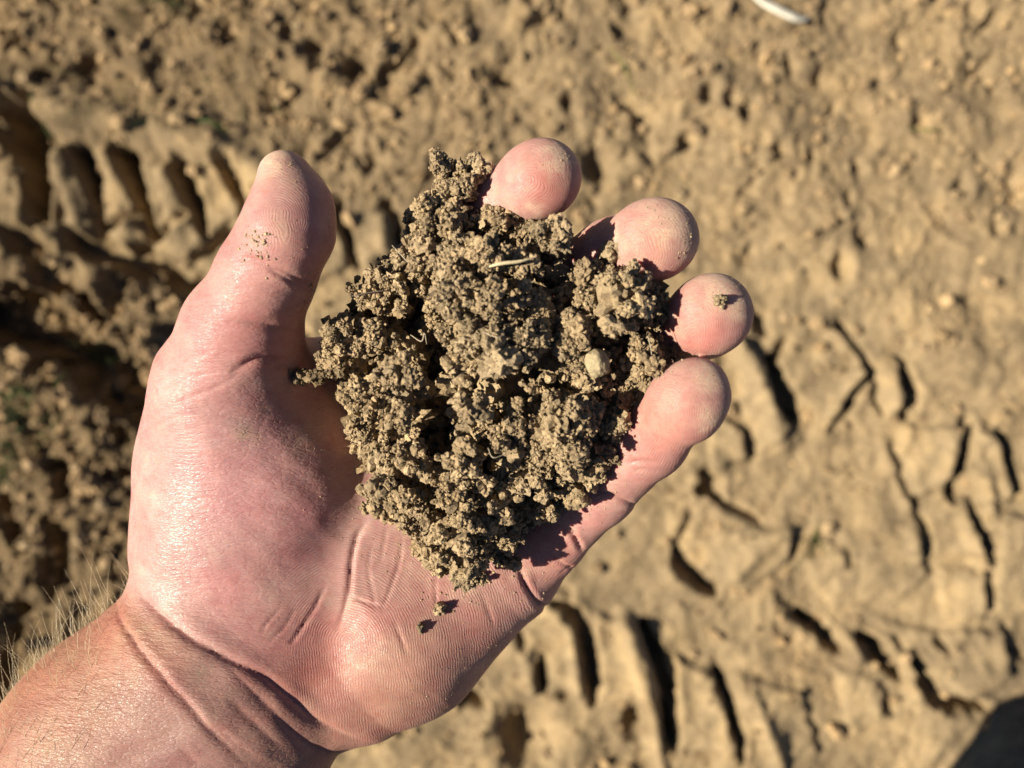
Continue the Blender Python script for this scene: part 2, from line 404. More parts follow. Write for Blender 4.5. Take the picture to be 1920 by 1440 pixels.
def ground_height(x, y):
    px = x / CAM_H * FPX + 960; py = -y / CAM_H * FPX + 720
    h = 0.010 * fbm(x * 5, y * 5, seed=3, octs=3)
    # how crumbly the surface is: upper left and left are loose, the pads of the track are smooth
    rough = 0.55 + 0.5 * vnoise(px / 260, py / 260, seed=11)
    up = 1 / (1 + np.exp((py - 470 - 0.02 * px) / 60))
    lf = 1 / (1 + np.exp((px - 330) / 60)) * (1 / (1 + np.exp(-(py - 420) / 40)))
    rt = 1 / (1 + np.exp(-(px - 900) / 60)) * (1 - up)
    pt = np.clip(fbm(px / 150, py / 150, seed=77, octs=3) - .1, 0, 1) * (1 - up)
    rough = np.clip(0.22 + 0.6 * pt + 0.75 * up + 0.75 * lf - 0.05 * rt - 0.42 * up / (1 + np.exp(-(px - 1000) / 120)) + 0.25 * (rough - .5), 0.05, 1)
    for pts, w, hh in RIDGES:
        g = [G(*p)[:2] for p in curve(pts, 5)]
        d, t = poly_dist(x, y, g)
        k = np.exp(-(d / w) ** 2)
        h = h + hh * k
        if pts[0][0] == -60 and pts[0][1] == 165: rough = rough * (1 - .85 * k)
    # the sunken rut on the left between crest and loose soil
    cr = np.clip((py - (190 + 0.26 * px)) / 40, 0, 1) * np.clip((520 + 0.1 * px - py) / 60, 0, 1) * np.clip((560 - px) / 160, 0, 1)
    h = h - 0.022 * cr
    rough = rough * (1 - 0.8 * cr)
    for poly, hh in PADS:
        g = [tuple(G(*p)[:2]) for p in poly]
        bx = [q[0] for q in g]; by = [q[1] for q in g]
        m = (x > min(bx) - .02) & (x < max(bx) + .02) & (y > min(by) - .02) & (y < max(by) + .02)
        if not np.any(m): continue
        xx = x[m] + .004 * vnoise(x[m] * 60, y[m] * 60, seed=23); yy = y[m] + .004 * vnoise(x[m] * 60 + 7, y[m] * 60, seed=24)
        d, _ = poly_dist(xx, yy, g + [g[0]])
        d = np.where(inside_poly(xx, yy, g), d, -d)
        k = np.clip((d + .003) / .007, 0, 1); k = k * k * (3 - 2 * k)
        cx, cy = np.mean(bx), np.mean(by)
        h[m] += hh * k * (1 + 2.5 * (xx - cx) + 2.0 * (yy - cy))
        rough[m] *= 1 - .8 * k
    wa = .004 + .009 * lf * np.clip((py - 520) / 80, 0, 1); wx = x + wa * fbm(x * 45, y * 45, seed=21, octs=3); wy = y + wa * fbm(x * 45 + 9, y * 45, seed=22, octs=3)
    for pts, w, dep in DARK_SLOTS:
        g = [G(*p)[:2] for p in curve(pts, 4)]
        d, t = poly_dist(wx, wy, g)
        ww = w * .72 * (1.2 - .8 * t) if (len(pts) == 3 and pts[0][1] < 400 and pts[0][0] < 760) else w * (0.6 + 0.45 * np.sin(np.pi * np.clip(t, 0.02, 0.98)))
        ww = ww * (1 + .3 * vnoise(x * 60, y * 60, seed=71))
        k = 1 / (1 + np.exp((d - ww) / (0.09 * ww + 0.0009)))
        dep = dep * 1.2
        h = h - dep * k
        if pts[0][0] > 700 and w < .017:       # the bar of soil beside the groove, lit on its left flank
            d2, t2 = poly_dist(wx + 1.9 * w + .006, wy, g)
            rw = 1.1 * w + .008
            h = h + .42 * dep * np.clip(1 - d2 / rw, 0, 1) * (.6 + .5 * vnoise(x * 30, y * 30, seed=72))
        h = h + 0.10 * dep * np.exp(-((d - 1.9 * ww) / (0.8 * ww)) ** 2)
    for (a, b), w, dep in HOLES:
        c = G(a, b)
        d = np.hypot((wx - c[0]), (wy - c[1]) * 0.8)
        h = h - dep / (1 + np.exp((d - w) / (0.2 * w))) + 0.2 * dep * np.exp(-((d - 2 * w) / w) ** 2)
    # crumbs and lumps
    qx = x + .018 * fbm(x * 14, y * 14, seed=51, octs=3); qy = y + .018 * fbm(x * 14 + 4, y * 14, seed=52, octs=3)
    lump = 0.0058 * fbm(qx * 17, qy * 17, seed=5, octs=6, gain=.72) - np.maximum(0, fbm(qx * 15 + 3, qy * 15, seed=9, octs=3) - 0.55) * 0.036
    fine = 0.0042 * np.abs(vnoise(qx * 90, qy * 90, seed=8)) ** .8 + 0.003 * vnoise(qx * 150, qy * 150, seed=18)
    far = np.exp(-np.maximum(0, np.hypot(x, y) - 2.5) / 3)
    h = h + (lump * rough + fine * (0.25 + 0.75 * rough)) * (0.3 + 0.7 * far)
    h = h + 0.0050 * fbm(qx * 12, qy * 12, seed=33, octs=5, gain=.62) + .0035 * fbm((x * .7 + y * .7) * 9, (y * .7 - x * .7) * 26, seed=35, octs=3) * np.clip(1 - rough, 0, 1)
    h = h + 0.05 * (1 - far) * fbm(x * .3, y * .3, seed=44, octs=3)
    return h, rough

def axis(lo, hi, step, far):
    a = list(np.arange(lo, hi + step * .5, step))
    s = step; q = a[-1]
    while q < far:
        s *= 1.16; q += s; a.append(q)
    s = step; q = a[0]; b = []
    while q > -far:
        s *= 1.16; q -= s; b.append(q)
    return np.array(b[::-1] + a)

gx = axis(-.97, .97, 0.0045, 60); gy = axis(-0.75, 0.75, 0.0045, 60)
X, Y = np.meshgrid(gx, gy)
gh, grough = ground_height(X, Y)
nx, ny = len(gx), len(gy)
idx = np.arange(nx * ny).reshape(ny, nx)
gf = np.stack([idx[:-1, :-1], idx[:-1, 1:], idx[1:, 1:], idx[1:, :-1]], -1).reshape(-1, 4)
gme = mesh_np('ground', np.stack([X, Y, gh], -1).reshape(-1, 3), gf)
attr(gme, 'rough', 'FLOAT', grough.ravel())
_gx = X.ravel() / CAM_H * FPX + 960; _gy = -Y.ravel() / CAM_H * FPX + 720
_n = 90 * fbm(X.ravel() * 4, Y.ravel() * 4, seed=123, octs=4)
attr(gme, 'moist', 'FLOAT', 0.85 / (1 + np.exp((_gx + _n - 330) / 50)) / (1 + np.exp(-(_gy + _n - 420) / 50)) + .75 / (1 + np.exp((_gx * .55 + _gy + _n - 420) / 90)))
link('ground', gme, M_GROUND, kind='structure', label='dry tan soil with tyre tracks pressed into it')

# ------------------------------------------------------------------ lumps: irregular rounded grains
def ico(sub):
    import bmesh
    bm = bmesh.new(); bmesh.ops.create_icosphere(bm, subdivisions=sub, radius=1.0)
    v = np.array([q.co[:] for q in bm.verts]); f = np.array([[q.index for q in p.verts] for p in bm.faces]); bm.free()
    return v, f
ICO1, ICO2, ICO3, ICO4 = ico(1), ico(2), ico(3), ico(5)

def variants(base, n, amp, fr, seed):
    out = []
    v, f = base
    for i in range(n):
        d = np.clip(1 + amp * fbm(v[:, 0] * fr + 7.3 * i, v[:, 1] * fr + 3.1, v[:, 2] * fr, seed=seed + i * 31, octs=3, gain=.62), .35, 1.8)
        sc = 0.68 + 0.6 * rng.random(3)
        out.append(v * d[:, None] * sc)
    return out
GRAINS = variants(ICO2, 24, 0.42, 1.7, 100)
GRAINS_T = variants(ICO1, 16, 0.45, 1.7, 300)

BLOBS = variants(ICO3, 24, 0.50, 1.9, 500)

def rand_rot(n):
    q = rng.normal(size=(n, 4)); q /= np.linalg.norm(q, axis=1)[:, None]
    w, x, y, z = q.T
    return np.stack([np.stack([1 - 2 * (y * y + z * z), 2 * (x * y - z * w), 2 * (x * z + y * w)], -1),
                     np.stack([2 * (x * y + z * w), 1 - 2 * (x * x + z * z), 2 * (y * z - x * w)], -1),
                     np.stack([2 * (x * z - y * w), 2 * (y * z + x * w), 1 - 2 * (x * x + y * y)], -1)], 1)

def scatter_mesh(cent, rad, tone, shapes, faces):
    """join irregular grains at cent (n,3) with radius rad into one vertex/face list"""
    if shapes is GRAINS:                    # fused lumps with 320 faces, grains with 80, little ones with 20
        rad = np.asarray(rad)
        lump = rad < 0; rad = np.abs(rad)
        if lump.any():
            a = scatter_mesh(cent[lump], rad[lump], tone[lump], list(BLOBS), ICO3[1])
            if lump.all(): return a
            b = scatter_mesh(cent[~lump], rad[~lump], tone[~lump], GRAINS, ICO1[1])
            return (np.concatenate([a[0], b[0]]), np.concatenate([a[1], b[1] + len(a[0])]), np.concatenate([a[2], b[2]]))
        big = np.asarray(rad) > np.quantile(rad, .55)
        a = scatter_mesh(cent[~big], np.asarray(rad)[~big], tone[~big], GRAINS_T, ICO1[1])
        if big.any():
            b = scatter_mesh(cent[big], np.asarray(rad)[big], tone[big], list(GRAINS), ICO2[1])
            a = (np.concatenate([a[0], b[0]]), np.concatenate([a[1], b[1] + len(a[0])]), np.concatenate([a[2], b[2]]))
        return a
    n = len(cent); k = len(shapes[0])
    which = rng.integers(0, len(shapes), n)
    sh = np.stack(shapes)[which]
    Rm = rand_rot(n)
    v = np.einsum('nij,nkj->nki', Rm, sh) * np.asarray(rad)[:, None, None] + cent[:, None, :]
    f = faces[None] + (np.arange(n) * k)[:, None, None]
    c = np.repeat(tone[:, None, :], k, 1)
    return v.reshape(-1, 3), f.reshape(-1, 3), c.reshape(-1, 3)

SOIL_A = np.array([0.61, 0.452, 0.265]); SOIL_B = np.array([0.34, 0.255, 0.165]); SOIL_C = np.array([0.68, 0.480, 0.258]); SOIL_D = np.array([0.42, 0.335, 0.215])
def soil_tone(n, bias=None):
    w = rng.dirichlet([1.2, .8, .6, .7], n)
    if bias is not None:
        w = 0.55 * w + 0.45 * bias
    return 0.70 * (w @ np.stack([SOIL_A, SOIL_B, SOIL_C, SOIL_D])) * (0.72 + 0.56 * rng.random((n, 1)))

def fib(n):
    i = np.arange(n) + 0.5
    ph = np.arccos(1 - 2 * i / n); th = np.pi * (1 + 5 ** .5) * i
    return np.stack([np.cos(th) * np.sin(ph), np.sin(th) * np.sin(ph), np.cos(ph)], -1)

def clump(c, r, grain=0.43, zmin=-0.45, tight=1.0):
    """cauliflower clump of crumbs (mm): returns grain centres, radii, tones"""
    C, Rr, T = [], [], []
    grain = grain * rng.choice([.72, 1.0, 1.0, 1.5])
    bias = rng.dirichlet([1.0, .7, .6, .6])
    st = np.array([1 + .25 * rng.normal(), 1 + .25 * rng.normal(), 1 + .15 * rng.normal()]).clip(.7, 1.4)
    C.append(np.array([c])); Rr.append(np.array([-r * 0.54])); T.append(soil_tone(1, bias))
    if r > 3.2:
        m = int(np.clip(9 + r * 1.5, 10, 34)) if r < 8 else int(r * 5.5)
        dirs = fib(m) @ rand_rot(1)[0].T
        dirs = dirs[dirs[:, 2] > zmin]
        dirs += rng.normal(size=dirs.shape) * .16
        sub_r = r * rng.uniform(.16, .42, len(dirs)) * (1.25 if r < 5 else 1.0 if r < 8 else .66)
        ctr = c + dirs * st * (r * tight * rng.uniform(.62, .98, len(dirs)))[:, None]
    else:
        ctr = np.array([c]); sub_r = np.array([r])
    for cc, sr in zip(ctr, sub_r):
        sr = max(sr, 0.8)
        C.append(cc[None]); Rr.append(np.array([-sr * .92])); T.append(soil_tone(1, bias))
        g = grain * rng.uniform(.75, 1.25)
        n = int(np.clip(1.9 * (sr / g) ** 2, 5, 60))
        d = fib(n) @ rand_rot(1)[0].T
        d = d[d[:, 2] > zmin]
        gr = g * rng.lognormal(-.2, .5, len(d)).clip(.3, 2.0)
        C.append(cc + d * (sr * rng.uniform(.55, 1.18, len(d)))[:, None]); Rr.append(gr); T.append(soil_tone(len(d), bias))
    return np.concatenate(C), np.concatenate(Rr), np.concatenate(T)

# ------------------------------------------------------------------ the hand: one distance field, one surface
def cone(p, a, b, ra, rb, zs=1.0):
    """round cone; zs > 1 flattens it along z"""
    a = np.asarray(a, float); b = np.asarray(b, float)
    q = p - a; ba = b - a
    if zs != 1.0:
        s = np.array([1, 1, zs]); q = q * s; ba = ba * s
    L2 = ba @ ba
    t = np.clip((q @ ba) / L2, 0, 1)
    d = q - t[:, None] * ba
    return (np.sqrt(np.einsum('ij,ij->i', d, d)) - (ra + (rb - ra) * t)) * (1.0 if zs == 1 else 2 / (1 + zs))

def ell(p, c, r, Rm=None):
    q = p - c
    if Rm is not None: q = q @ Rm
    r = np.asarray(r, float)
    k0 = np.linalg.norm(q / r, axis=1); k1 = np.linalg.norm(q / (r * r), axis=1)
    return k0 * (k0 - 1) / np.maximum(k1, 1e-9)

def smin(a, b, k):
    h = np.maximum(k - np.abs(a - b), 0) / k
    return np.minimum(a, b) - h * h * k * .25

def chain(p, pts, k=1.0, zs=1.0):
    """pts: (px, py, D, r_px)"""
    d = None
    for (x0, y0, D0, r0), (x1, y1, D1, r1) in zip(pts[:-1], pts[1:]):
        e = cone(p, P(x0, y0, D0), P(x1, y1, D1), R(r0, D0), R(r1, D1), zs)
        d = e if d is None else smin(d, e, k)
    return d

INDEX = [(790, 640, 229, 78), (850, 450, 212, 70), (935, 383, 196, 62), (1000, 342, 189, 61), (1024, 328, 187, 62)]
MIDDLE = [(905, 740, 229, 80), (1040, 545, 212, 72), (1148, 480, 197, 66), (1215, 452, 189, 66), (1240, 445, 187, 68)]
RING = [(985, 850, 229, 78), (1140, 700, 212, 70), (1262, 640, 200, 64), (1320, 600, 191, 66), (1340, 583, 187, 69)]
LITTLE = [(955, 1065, 230, 72), (1030, 1012, 221, 62), (1127, 921, 210, 60), (1219, 829, 194, 64), (1284, 757, 183, 64), (1306, 733, 181, 62)]
THUMB = [(532, 330, 187, 47), (549, 385, 187, 65), (540, 432, 188, 79), (500, 515, 194, 84), (455, 620, 202, 102), (425, 710, 210, 122)]

def hand_sdf(p):
    pal = chain(p, [(470, 1190, 232, 120), (790, 640, 231, 80)], 1)
    for m in ((905, 740), (985, 850), (960, 1040)):
        pal = smin(pal, chain(p, [(520, 1190, 232, 120), (*m, 231, 80)], 1), 10)
    hyp = chain(p, [(930, 1076, 229, 106), (762, 1196, 228, 148), (678, 1268, 226, 120)], 4)
    pal = smin(pal, hyp, 9)
    the = ell(p, P(477, 888, 225), (R(216, 226), R(250, 226), 24.8))
    the = smin(the, ell(p, P(432, 1035, 226), (R(178, 227), R(168, 227), 21)), 8)
    thumb = chain(p, THUMB, 5)
    web = chain(p, [(470, 760, 230, 90), (790, 650, 233, 66)], 1)
    the = smin(the, thumb, 17)
    pal = smin(pal, the, 5)
    pal = smin(pal, web, 7)
    arm = chain(p, [(500, 1190, 226, 190), (420, 1285, 224, 240), (280, 1430, 226, 270), (60, 1670, 232, 285), (-560, 2340, 262, 330), (-900, 2700, 300, 350)], 6, 1.42)
    pal = smin(pal, arm, 7)
    fin = None
    for c in (INDEX, MIDDLE, RING, LITTLE):
        e = chain(p, c, 3.5, 1.28)
        fin = e if fin is None else smin(fin, e, 0.6)
    # pads of the finger ends
    for (a, b, D, r) in ((1014, 338, 186, 61), (1228, 450, 186, 61), (1328, 594, 186, 62), (1290, 757, 181, 57)):
        fin = smin(fin, ell(p, P(a, b, D), (R(r, D), R(r, D), 6.2)), 5)
    return smin(pal, fin, 6)

def surface_nets(f, lo, step, shape):
    """f: values on grid (nx,ny,nz). returns verts, quads"""
    nx, ny, nz = shape
    ins = f < 0
    c = np.zeros((nx - 1, ny - 1, nz - 1), np.int8)
    for i in (0, 1):
        for j in (0, 1):
            for k in (0, 1):
                c += ins[i:nx - 1 + i, j:ny - 1 + j, k:nz - 1 + k]
    act = (c > 0) & (c < 8)
    ids = np.full(act.shape, -1, np.int64)
    cells = np.argwhere(act); ids[act] = np.arange(len(cells))
    acc = np.zeros((len(cells), 3)); cnt = np.zeros(len(cells))
    corners = [(i, j, k) for i in (0, 1) for j in (0, 1) for k in (0, 1)]
    for a in corners:
        for b in corners:
            if sum(abs(p - q) for p, q in zip(a, b)) != 1 or a > b: continue
            fa = f[cells[:, 0] + a[0], cells[:, 1] + a[1], cells[:, 2] + a[2]]; fb = f[cells[:, 0] + b[0], cells[:, 1] + b[1], cells[:, 2] + b[2]]
            m = (fa < 0) != (fb < 0)
            t = np.where(m, fa / np.where(m, fa - fb, 1), 0)
            pa = np.array(a, float); pb = np.array(b, float)
            acc += np.where(m[:, None], pa + t[:, None] * (pb - pa), 0); cnt += m
    v = lo + (cells + acc / cnt[:, None]) * step
    quads = []
    for ax in range(3):
        u, w = [(1, 2), (2, 0), (0, 1)][ax]
        s0 = [slice(None)] * 3; s1 = [slice(None)] * 3
        s0[ax] = slice(0, -1); s1[ax] = slice(1, None)
        e0, e1 = ins[tuple(s0)], ins[tuple(s1)]
        ch = np.argwhere(e0 != e1)
        ok = (ch[:, u] > 0) & (ch[:, w] > 0) & (ch[:, u] < shape[u] - 1) & (ch[:, w] < shape[w] - 1)
        ch = ch[ok]
        q = []
        for (du, dw) in ((-1, -1), (0, -1), (0, 0), (-1, 0)):
            g = ch.copy(); g[:, u] += du; g[:, w] += dw
            q.append(ids[g[:, 0], g[:, 1], g[:, 2]])
        q = np.stack(q, 1)
        flip = ~e0[ch[:, 0], ch[:, 1], ch[:, 2]]
        q[flip] = q[flip][:, ::-1]
        quads.append(q)
    return v, np.concatenate(quads)

def sub_quads(v, q):
    e = np.stack([q, np.roll(q, -1, 1)], -1).reshape(-1, 2); e.sort(1)
    key = e[:, 0].astype(np.int64) * len(v) + e[:, 1]
    uk, inv = np.unique(key, return_inverse=True)
    mid = (v[uk // len(v)] + v[uk % len(v)]) * .5
    fc = v[q].mean(1)
    ei = inv.reshape(-1, 4) + len(v); ci = np.arange(len(q)) + len(v) + len(mid)
    nq = np.concatenate([np.stack([q[:, i], ei[:, i], ci, ei[:, (i - 1) % 4]], 1) for i in range(4)])
    return np.concatenate([v, mid, fc]), nq

def chunked(fn, p, n=120000):
    return np.concatenate([fn(p[i:i + n]) for i in range(0, len(p), n)])

def grad(fn, p, h=0.15):
    e = np.array([[1, -1, -1], [-1, -1, 1], [-1, 1, -1], [1, 1, 1]]) * h
    g = sum(chunked(fn, p + k)[:, None] * k for k in e)
    return g / np.maximum(np.linalg.norm(g, axis=1), 1e-9)[:, None]

STEP = 2.35
lo = np.array([-222.0, -242.0, -285.0]); hi = np.array([76.0, 72.0, -168.0])
shape = tuple(((hi - lo) / STEP).astype(int) + 1)
gxs = [lo[i] + STEP * np.arange(shape[i]) for i in range(3)]
fv = np.empty(shape, np.float32)
for i in range(shape[0]):
    yy, zz = np.meshgrid(gxs[1], gxs[2], indexing='ij')
    pp = np.stack([np.full(yy.size, gxs[0][i]), yy.ravel(), zz.ravel()], -1)
    fv[i] = hand_sdf(pp).reshape(yy.shape)
# the forearm goes on to the elbow, inside the rolled-up sleeve
fv[0] = fv[-1] = 1; fv[:, 0] = fv[:, -1] = 1; fv[:, :, 0] = fv[:, :, -1] = 1
hv, hq = surface_nets(fv, lo, STEP, shape)
for it in range(2):
    hv, hq = sub_quads(hv, hq)
    n_ = grad(hand_sdf, hv)
    hv = hv - n_ * np.clip(chunked(hand_sdf, hv), -1.2, 1.2)[:, None]
hn = grad(hand_sdf, hv)
hpx = hv[:, 0] / -hv[:, 2] * FPX + 960; hpy = -hv[:, 1] / -hv[:, 2] * FPX + 720

# creases: photo points, half width px, depth mm
CREASES = [
    # wrist
    ([(236, 1050), (250, 1090), (285, 1138), (350, 1190), (430, 1236), (500, 1272), (545, 1308), (600, 1355), (660, 1385), (705, 1394)], 9, 1.5),
    ([(216, 1115), (222, 1155), (258, 1214), (308, 1275), (360, 1332), (412, 1388), (470, 1440)], 8, 1.4),
    ([(405, 1228), (450, 1272), (500, 1320), (548, 1372), (590, 1405), (640, 1415), (690, 1402)], 10, .8), ([(390, 1345), (440, 1395), (500, 1440)], 12, .5),
    ([(420, 1300), (470, 1350), (540, 1415)], 8, .5), ([(330, 1400), (380, 1440)], 9, .5),
    # thumb
    ([(430, 482), (475, 488), (525, 506), (565, 528), (592, 540)], 7, .8), ([(500, 500), (550, 532), (588, 548)], 5, .6),
    ([(420, 600), (480, 606), (530, 617), (572, 628)], 7, .9), ([(430, 700), (470, 680), (505, 671), (552, 674)], 8, 1.5), ([(500, 690), (540, 690), (550, 720)], 7, .9),
    ([(300, 700), (340, 685), (400, 655)], 5, .25), ([(262, 790), (330, 755), (400, 728), (450, 700)], 5, .35), ([(255, 815), (330, 782), (390, 770)], 5, .3), ([(275, 740), (340, 712), (430, 690)], 4, .25),
    # palm
    ([(690, 975), (668, 1010), (658, 1060), (652, 1115), (630, 1190)], 6, 1.0), ([(612, 1098), (590, 1140), (555, 1195), (540, 1205)], 5, .7), ([(555, 1140), (530, 1180), (505, 1200)], 4, .45), ([(530, 1135), (505, 1165), (485, 1190)], 4, .4),
    ([(652, 1115), (690, 1132), (725, 1140)], 4, .5), ([(755, 1000), (748, 1060), (730, 1110), (715, 1150)], 4, .45), ([(700, 1010), (690, 1060), (700, 1120), (705, 1150)], 4, .3), ([(740, 1160), (752, 1200), (765, 1230)], 5, .4),
    ([(815, 1060), (818, 1110), (820, 1160)], 4, .3), ([(725, 985), (712, 1060)], 4, .3),
    # little finger
    ([(970, 1055), (985, 1095), (1008, 1130), (1030, 1140)], 6, 1.6), ([(1068, 985), (1078, 1010), (1092, 1035)], 6, 1.8), ([(1030, 1030), (1050, 1055), (1082, 1068)], 4, .5), ([(1050, 1075), (1075, 1060)], 4, .6), ([(1120, 918), (1165, 938), (1196, 950)], 6, .9),
    ([(1168, 868), (1205, 866), (1240, 868)], 6, .8), ([(1182, 880), (1210, 880), (1236, 882)], 5, .5), ([(900, 1105), (915, 1140), (925, 1180)], 5, .3),
]
disp = np.zeros(len(hv)); front = np.clip((hn[:, 2] + 0.15) / 0.3, 0, 1)
wpx = hpx + 1.6 * vnoise(hpx / 30, hpy / 30, seed=61); wpy = hpy + 1.6 * vnoise(hpx / 30, hpy / 30, seed=62)
cre = np.zeros(len(hv))
for pts, w, dep in CREASES:
    c = curve(pts, 5)
    a = np.array(c); m = (hpx > a[:, 0].min() - 60) & (hpx < a[:, 0].max() + 60) & (hpy > a[:, 1].min() - 60) & (hpy < a[:, 1].max() + 60) & (front > 0)
    d, t = poly_dist(wpx[m], wpy[m], c)
    tap = np.clip(np.minimum(t, 1 - t) * 3.5, 0, 1) ** .8
    big = w >= 7
    w = w * (0.85 if big else 0.62)
    k = np.exp(-(d / w) ** 1.3) * tap
    disp[m] += front[m] * dep * (0.62 if big else 0.8) * (-k + 0.16 * np.exp(-((d - 2.8 * w) / (2.0 * w)) ** 2) * tap)
    cre[m] = np.maximum(cre[m], k * min(1, dep))
# low relief: tendons and soft folds of the skin
disp += 0.22 * front * fbm(hv[:, 0] / 16, hv[:, 1] / 14, hv[:, 2] / 14, seed=71, octs=3)
wl = np.clip((hpx * 0.73 + hpy * 0.68 - 1010) / 200, 0, 1) * np.clip(((hpy - 1180) + (hpx - 420) * -0.72) / 70, 0, 1)   # inner side of the wrist
along = (hpx * 0.73 + hpy * 0.68)
disp += wl * front * 0.16 * np.sin(along / 17 + 1.2 * vnoise(hpx / 60, hpy / 60, seed=81))
tl = np.exp(-(((hpx - 540) / 170) ** 2 + ((hpy - 900) / 200) ** 2))
disp += tl * front * 0.06 * np.sin((hpx * 0.62 - hpy * 0.62) / 8 + 2.0 * vnoise(hpx / 70, hpy / 70, seed=82))
hv = hv + hn * disp[:, None]

# colour of the skin
def blob(x, y, rx, ry=None, ang=0):
    ry = rx if ry is None else ry
    a = math.radians(ang); u = (hpx - x) * math.cos(a) + (hpy - y) * math.sin(a); w = -(hpx - x) * math.sin(a) + (hpy - y) * math.cos(a)
    return np.exp(-((u / rx) ** 2 + (w / ry) ** 2))
tone = np.tile(np.array([0.590, 0.305, 0.262]), (len(hv), 1))
def lay(mask, c):
    global tone
    m = np.clip(mask, 0, 1)[:, None]
    tone = tone * (1 - m) + np.array(c) * m
PINK, RED, TAN, PALE = (0.675, 0.340, 0.330), (0.60, 0.215, 0.170), (0.410, 0.185, 0.098), (0.64, 0.39, 0.33)
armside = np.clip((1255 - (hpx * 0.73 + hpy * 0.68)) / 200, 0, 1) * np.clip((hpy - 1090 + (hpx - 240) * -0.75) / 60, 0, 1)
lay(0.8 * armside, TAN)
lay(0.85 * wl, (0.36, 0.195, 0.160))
lay(0.9 * blob(720, 1290, 200, 130, -35), (0.41, 0.195, 0.135))  # heel of the hand painted darker, for its turn away from the sun
lay(0.75 * blob(450, 880, 200, 210), PINK)
lay(0.6 * blob(470, 600, 130, 150), (0.62, 0.265, 0.235))
lay(0.6 * blob(590, 1270, 80, 50), (0.54, 0.20, 0.145))
lay(0.4 * blob(640, 1190, 90, 60), RED)
lay(0.35 * blob(880, 1180, 150, 60, -40), (0.67, 0.29, 0.23))
for (a, b) in ((1030, 345), (1215, 465), (1310, 620), (1230, 800)):
    lay(0.75 * blob(a, b, 60, 52), RED)
lay(0.6 * blob(1240, 770, 90, 60, -45), RED)
lay(0.5 * blob(1035, 1040, 60, 50), (0.66, 0.26, 0.20))
lay(0.35 * blob(300, 900, 60, 220), PALE)
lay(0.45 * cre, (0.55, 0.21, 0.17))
_m = fbm(hv[:, 0] / 11, hv[:, 1] / 11, hv[:, 2] / 11, seed=97, octs=3)
tone *= np.array([1, 1, 1]) + np.clip(_m, -1, 1)[:, None] * np.array([.03, .13, .10])
_m = np.clip(fbm(hv[:, 0] / 5, hv[:, 1] / 5, hv[:, 2] / 5, seed=98, octs=3) - .35, 0, 1)
tone *= 1 + _m[:, None] * np.array([.06, .20, .16]) * front[:, None]
tone *= np.array([.655, .668, .690]) * (1 + 0.10 * fbm(hv[:, 0] / 9, hv[:, 1] / 9, hv[:, 2] / 9, seed=91, octs=3))[:, None]

# dusty fingertips and smudges
dust = np.zeros(len(hv))
for (a, b, r) in ((1065, 285, 44), (1275, 405, 55), (1290, 470, 20), (1350, 528, 42), (1390, 575, 22), (1335, 700, 26), (520, 295, 32), (1340, 790, 26)):
    dust = np.maximum(dust, 1.1 * blob(a, b, r * 1.3))
dust = np.maximum(dust, 0.55 * blob(555, 330, 26, 40))
dust = np.maximum(dust, 0.5 * blob(530, 430, 40, 22, 60) * (hpx > 480))
dust = np.maximum(dust, 0.45 * blob(480, 450, 16)); dust = np.maximum(dust, 0.6 * blob(460, 815, 22, 14))
dust = np.maximum(dust, 0.4 * blob(570, 830, 30, 50, 40)); dust = np.maximum(dust, 0.28 * blob(760, 1230, 90, 60)); dust = np.maximum(dust, 0.25 * blob(1250, 770, 90, 70))
_oe = [(815, 300), (885, 300), (985, 385), (1083, 440), (1165, 448), (1260, 582), (1268, 662), (1166, 800), (1118, 900), (985, 1010), (972, 1075), (866, 1112), (802, 1070), (756, 985), (686, 940), (642, 800), (602, 690), (612, 600), (692, 492), (752, 400), (815, 300)]
_de, _ = poly_dist(hpx, hpy, _oe)
dust = np.maximum(dust, .55 * np.exp(-_de / 38) * (0.6 + .6 * vnoise(hpx / 16, hpy / 16, seed=55)) * front)
dust = np.maximum(dust, .30 * cre * np.clip(fbm(hpx / 40, hpy / 40, seed=57, octs=2), 0, 1) * np.clip((hpx - 560) / 80, 0, 1))
dust *= 0.95 + 0.6 * vnoise(hv[:, 0] / 2.2, hv[:, 1] / 2.2, hv[:, 2] / 2.2, seed=95)
dust = np.clip(dust, 0, 1)

# friction ridges: phase in ridge periods
phase = np.zeros(len(hv)); ramt = np.zeros(len(hv))
PER = 4.9
def ridges(mask, dist):
    global phase, ramt
    m = mask > np.maximum(ramt, 0.02)
    phase = np.where(m, dist / PER, phase); ramt = np.where(m, mask, ramt)
d_h, _ = seg_dist(hpx, hpy, 650, 1205, 700, 1700)
side = np.where(hpx < 655 + (hpy - 1205) * .1, d_h * 1.0, d_h)
region = np.clip((hpx - 520) / 60, 0, 1) * np.clip((hpy - 960) / 60, 0, 1) * np.clip((hpy * 0.7 - hpx * -0.35 - 800) / 100, 0, 1) * (1 - wl * np.clip((hpy - 1290 - (hpx - 560) * .75) / 40, 0, 1))
ridges(0.8 * region * (hpx < 1010), side)
for (a, b, r, e) in ((985, 345, 100, -30), (1195, 470, 110, -20), (1300, 625, 105, -40), (1235, 800, 130, -45), (530, 400, 120, -75)):
    an = math.radians(e)
    u = (hpx - a) * math.cos(an) + (hpy - b) * math.sin(an); w = -(hpx - a) * math.sin(an) + (hpy - b) * math.cos(an)
    u = u + 9 * vnoise(hpx / 45, hpy / 45, seed=int(a)); w = w + 9 * vnoise(hpx / 45 + 5, hpy / 45, seed=int(a) + 1)
    d = np.hypot(np.where(u > 0, u * .9, u * .22), w + 0.25 * u)
    ridges(0.65 * np.clip(1.25 - np.hypot(u, w) / r, 0, 1) * (hn[:, 2] > -0.2), d)
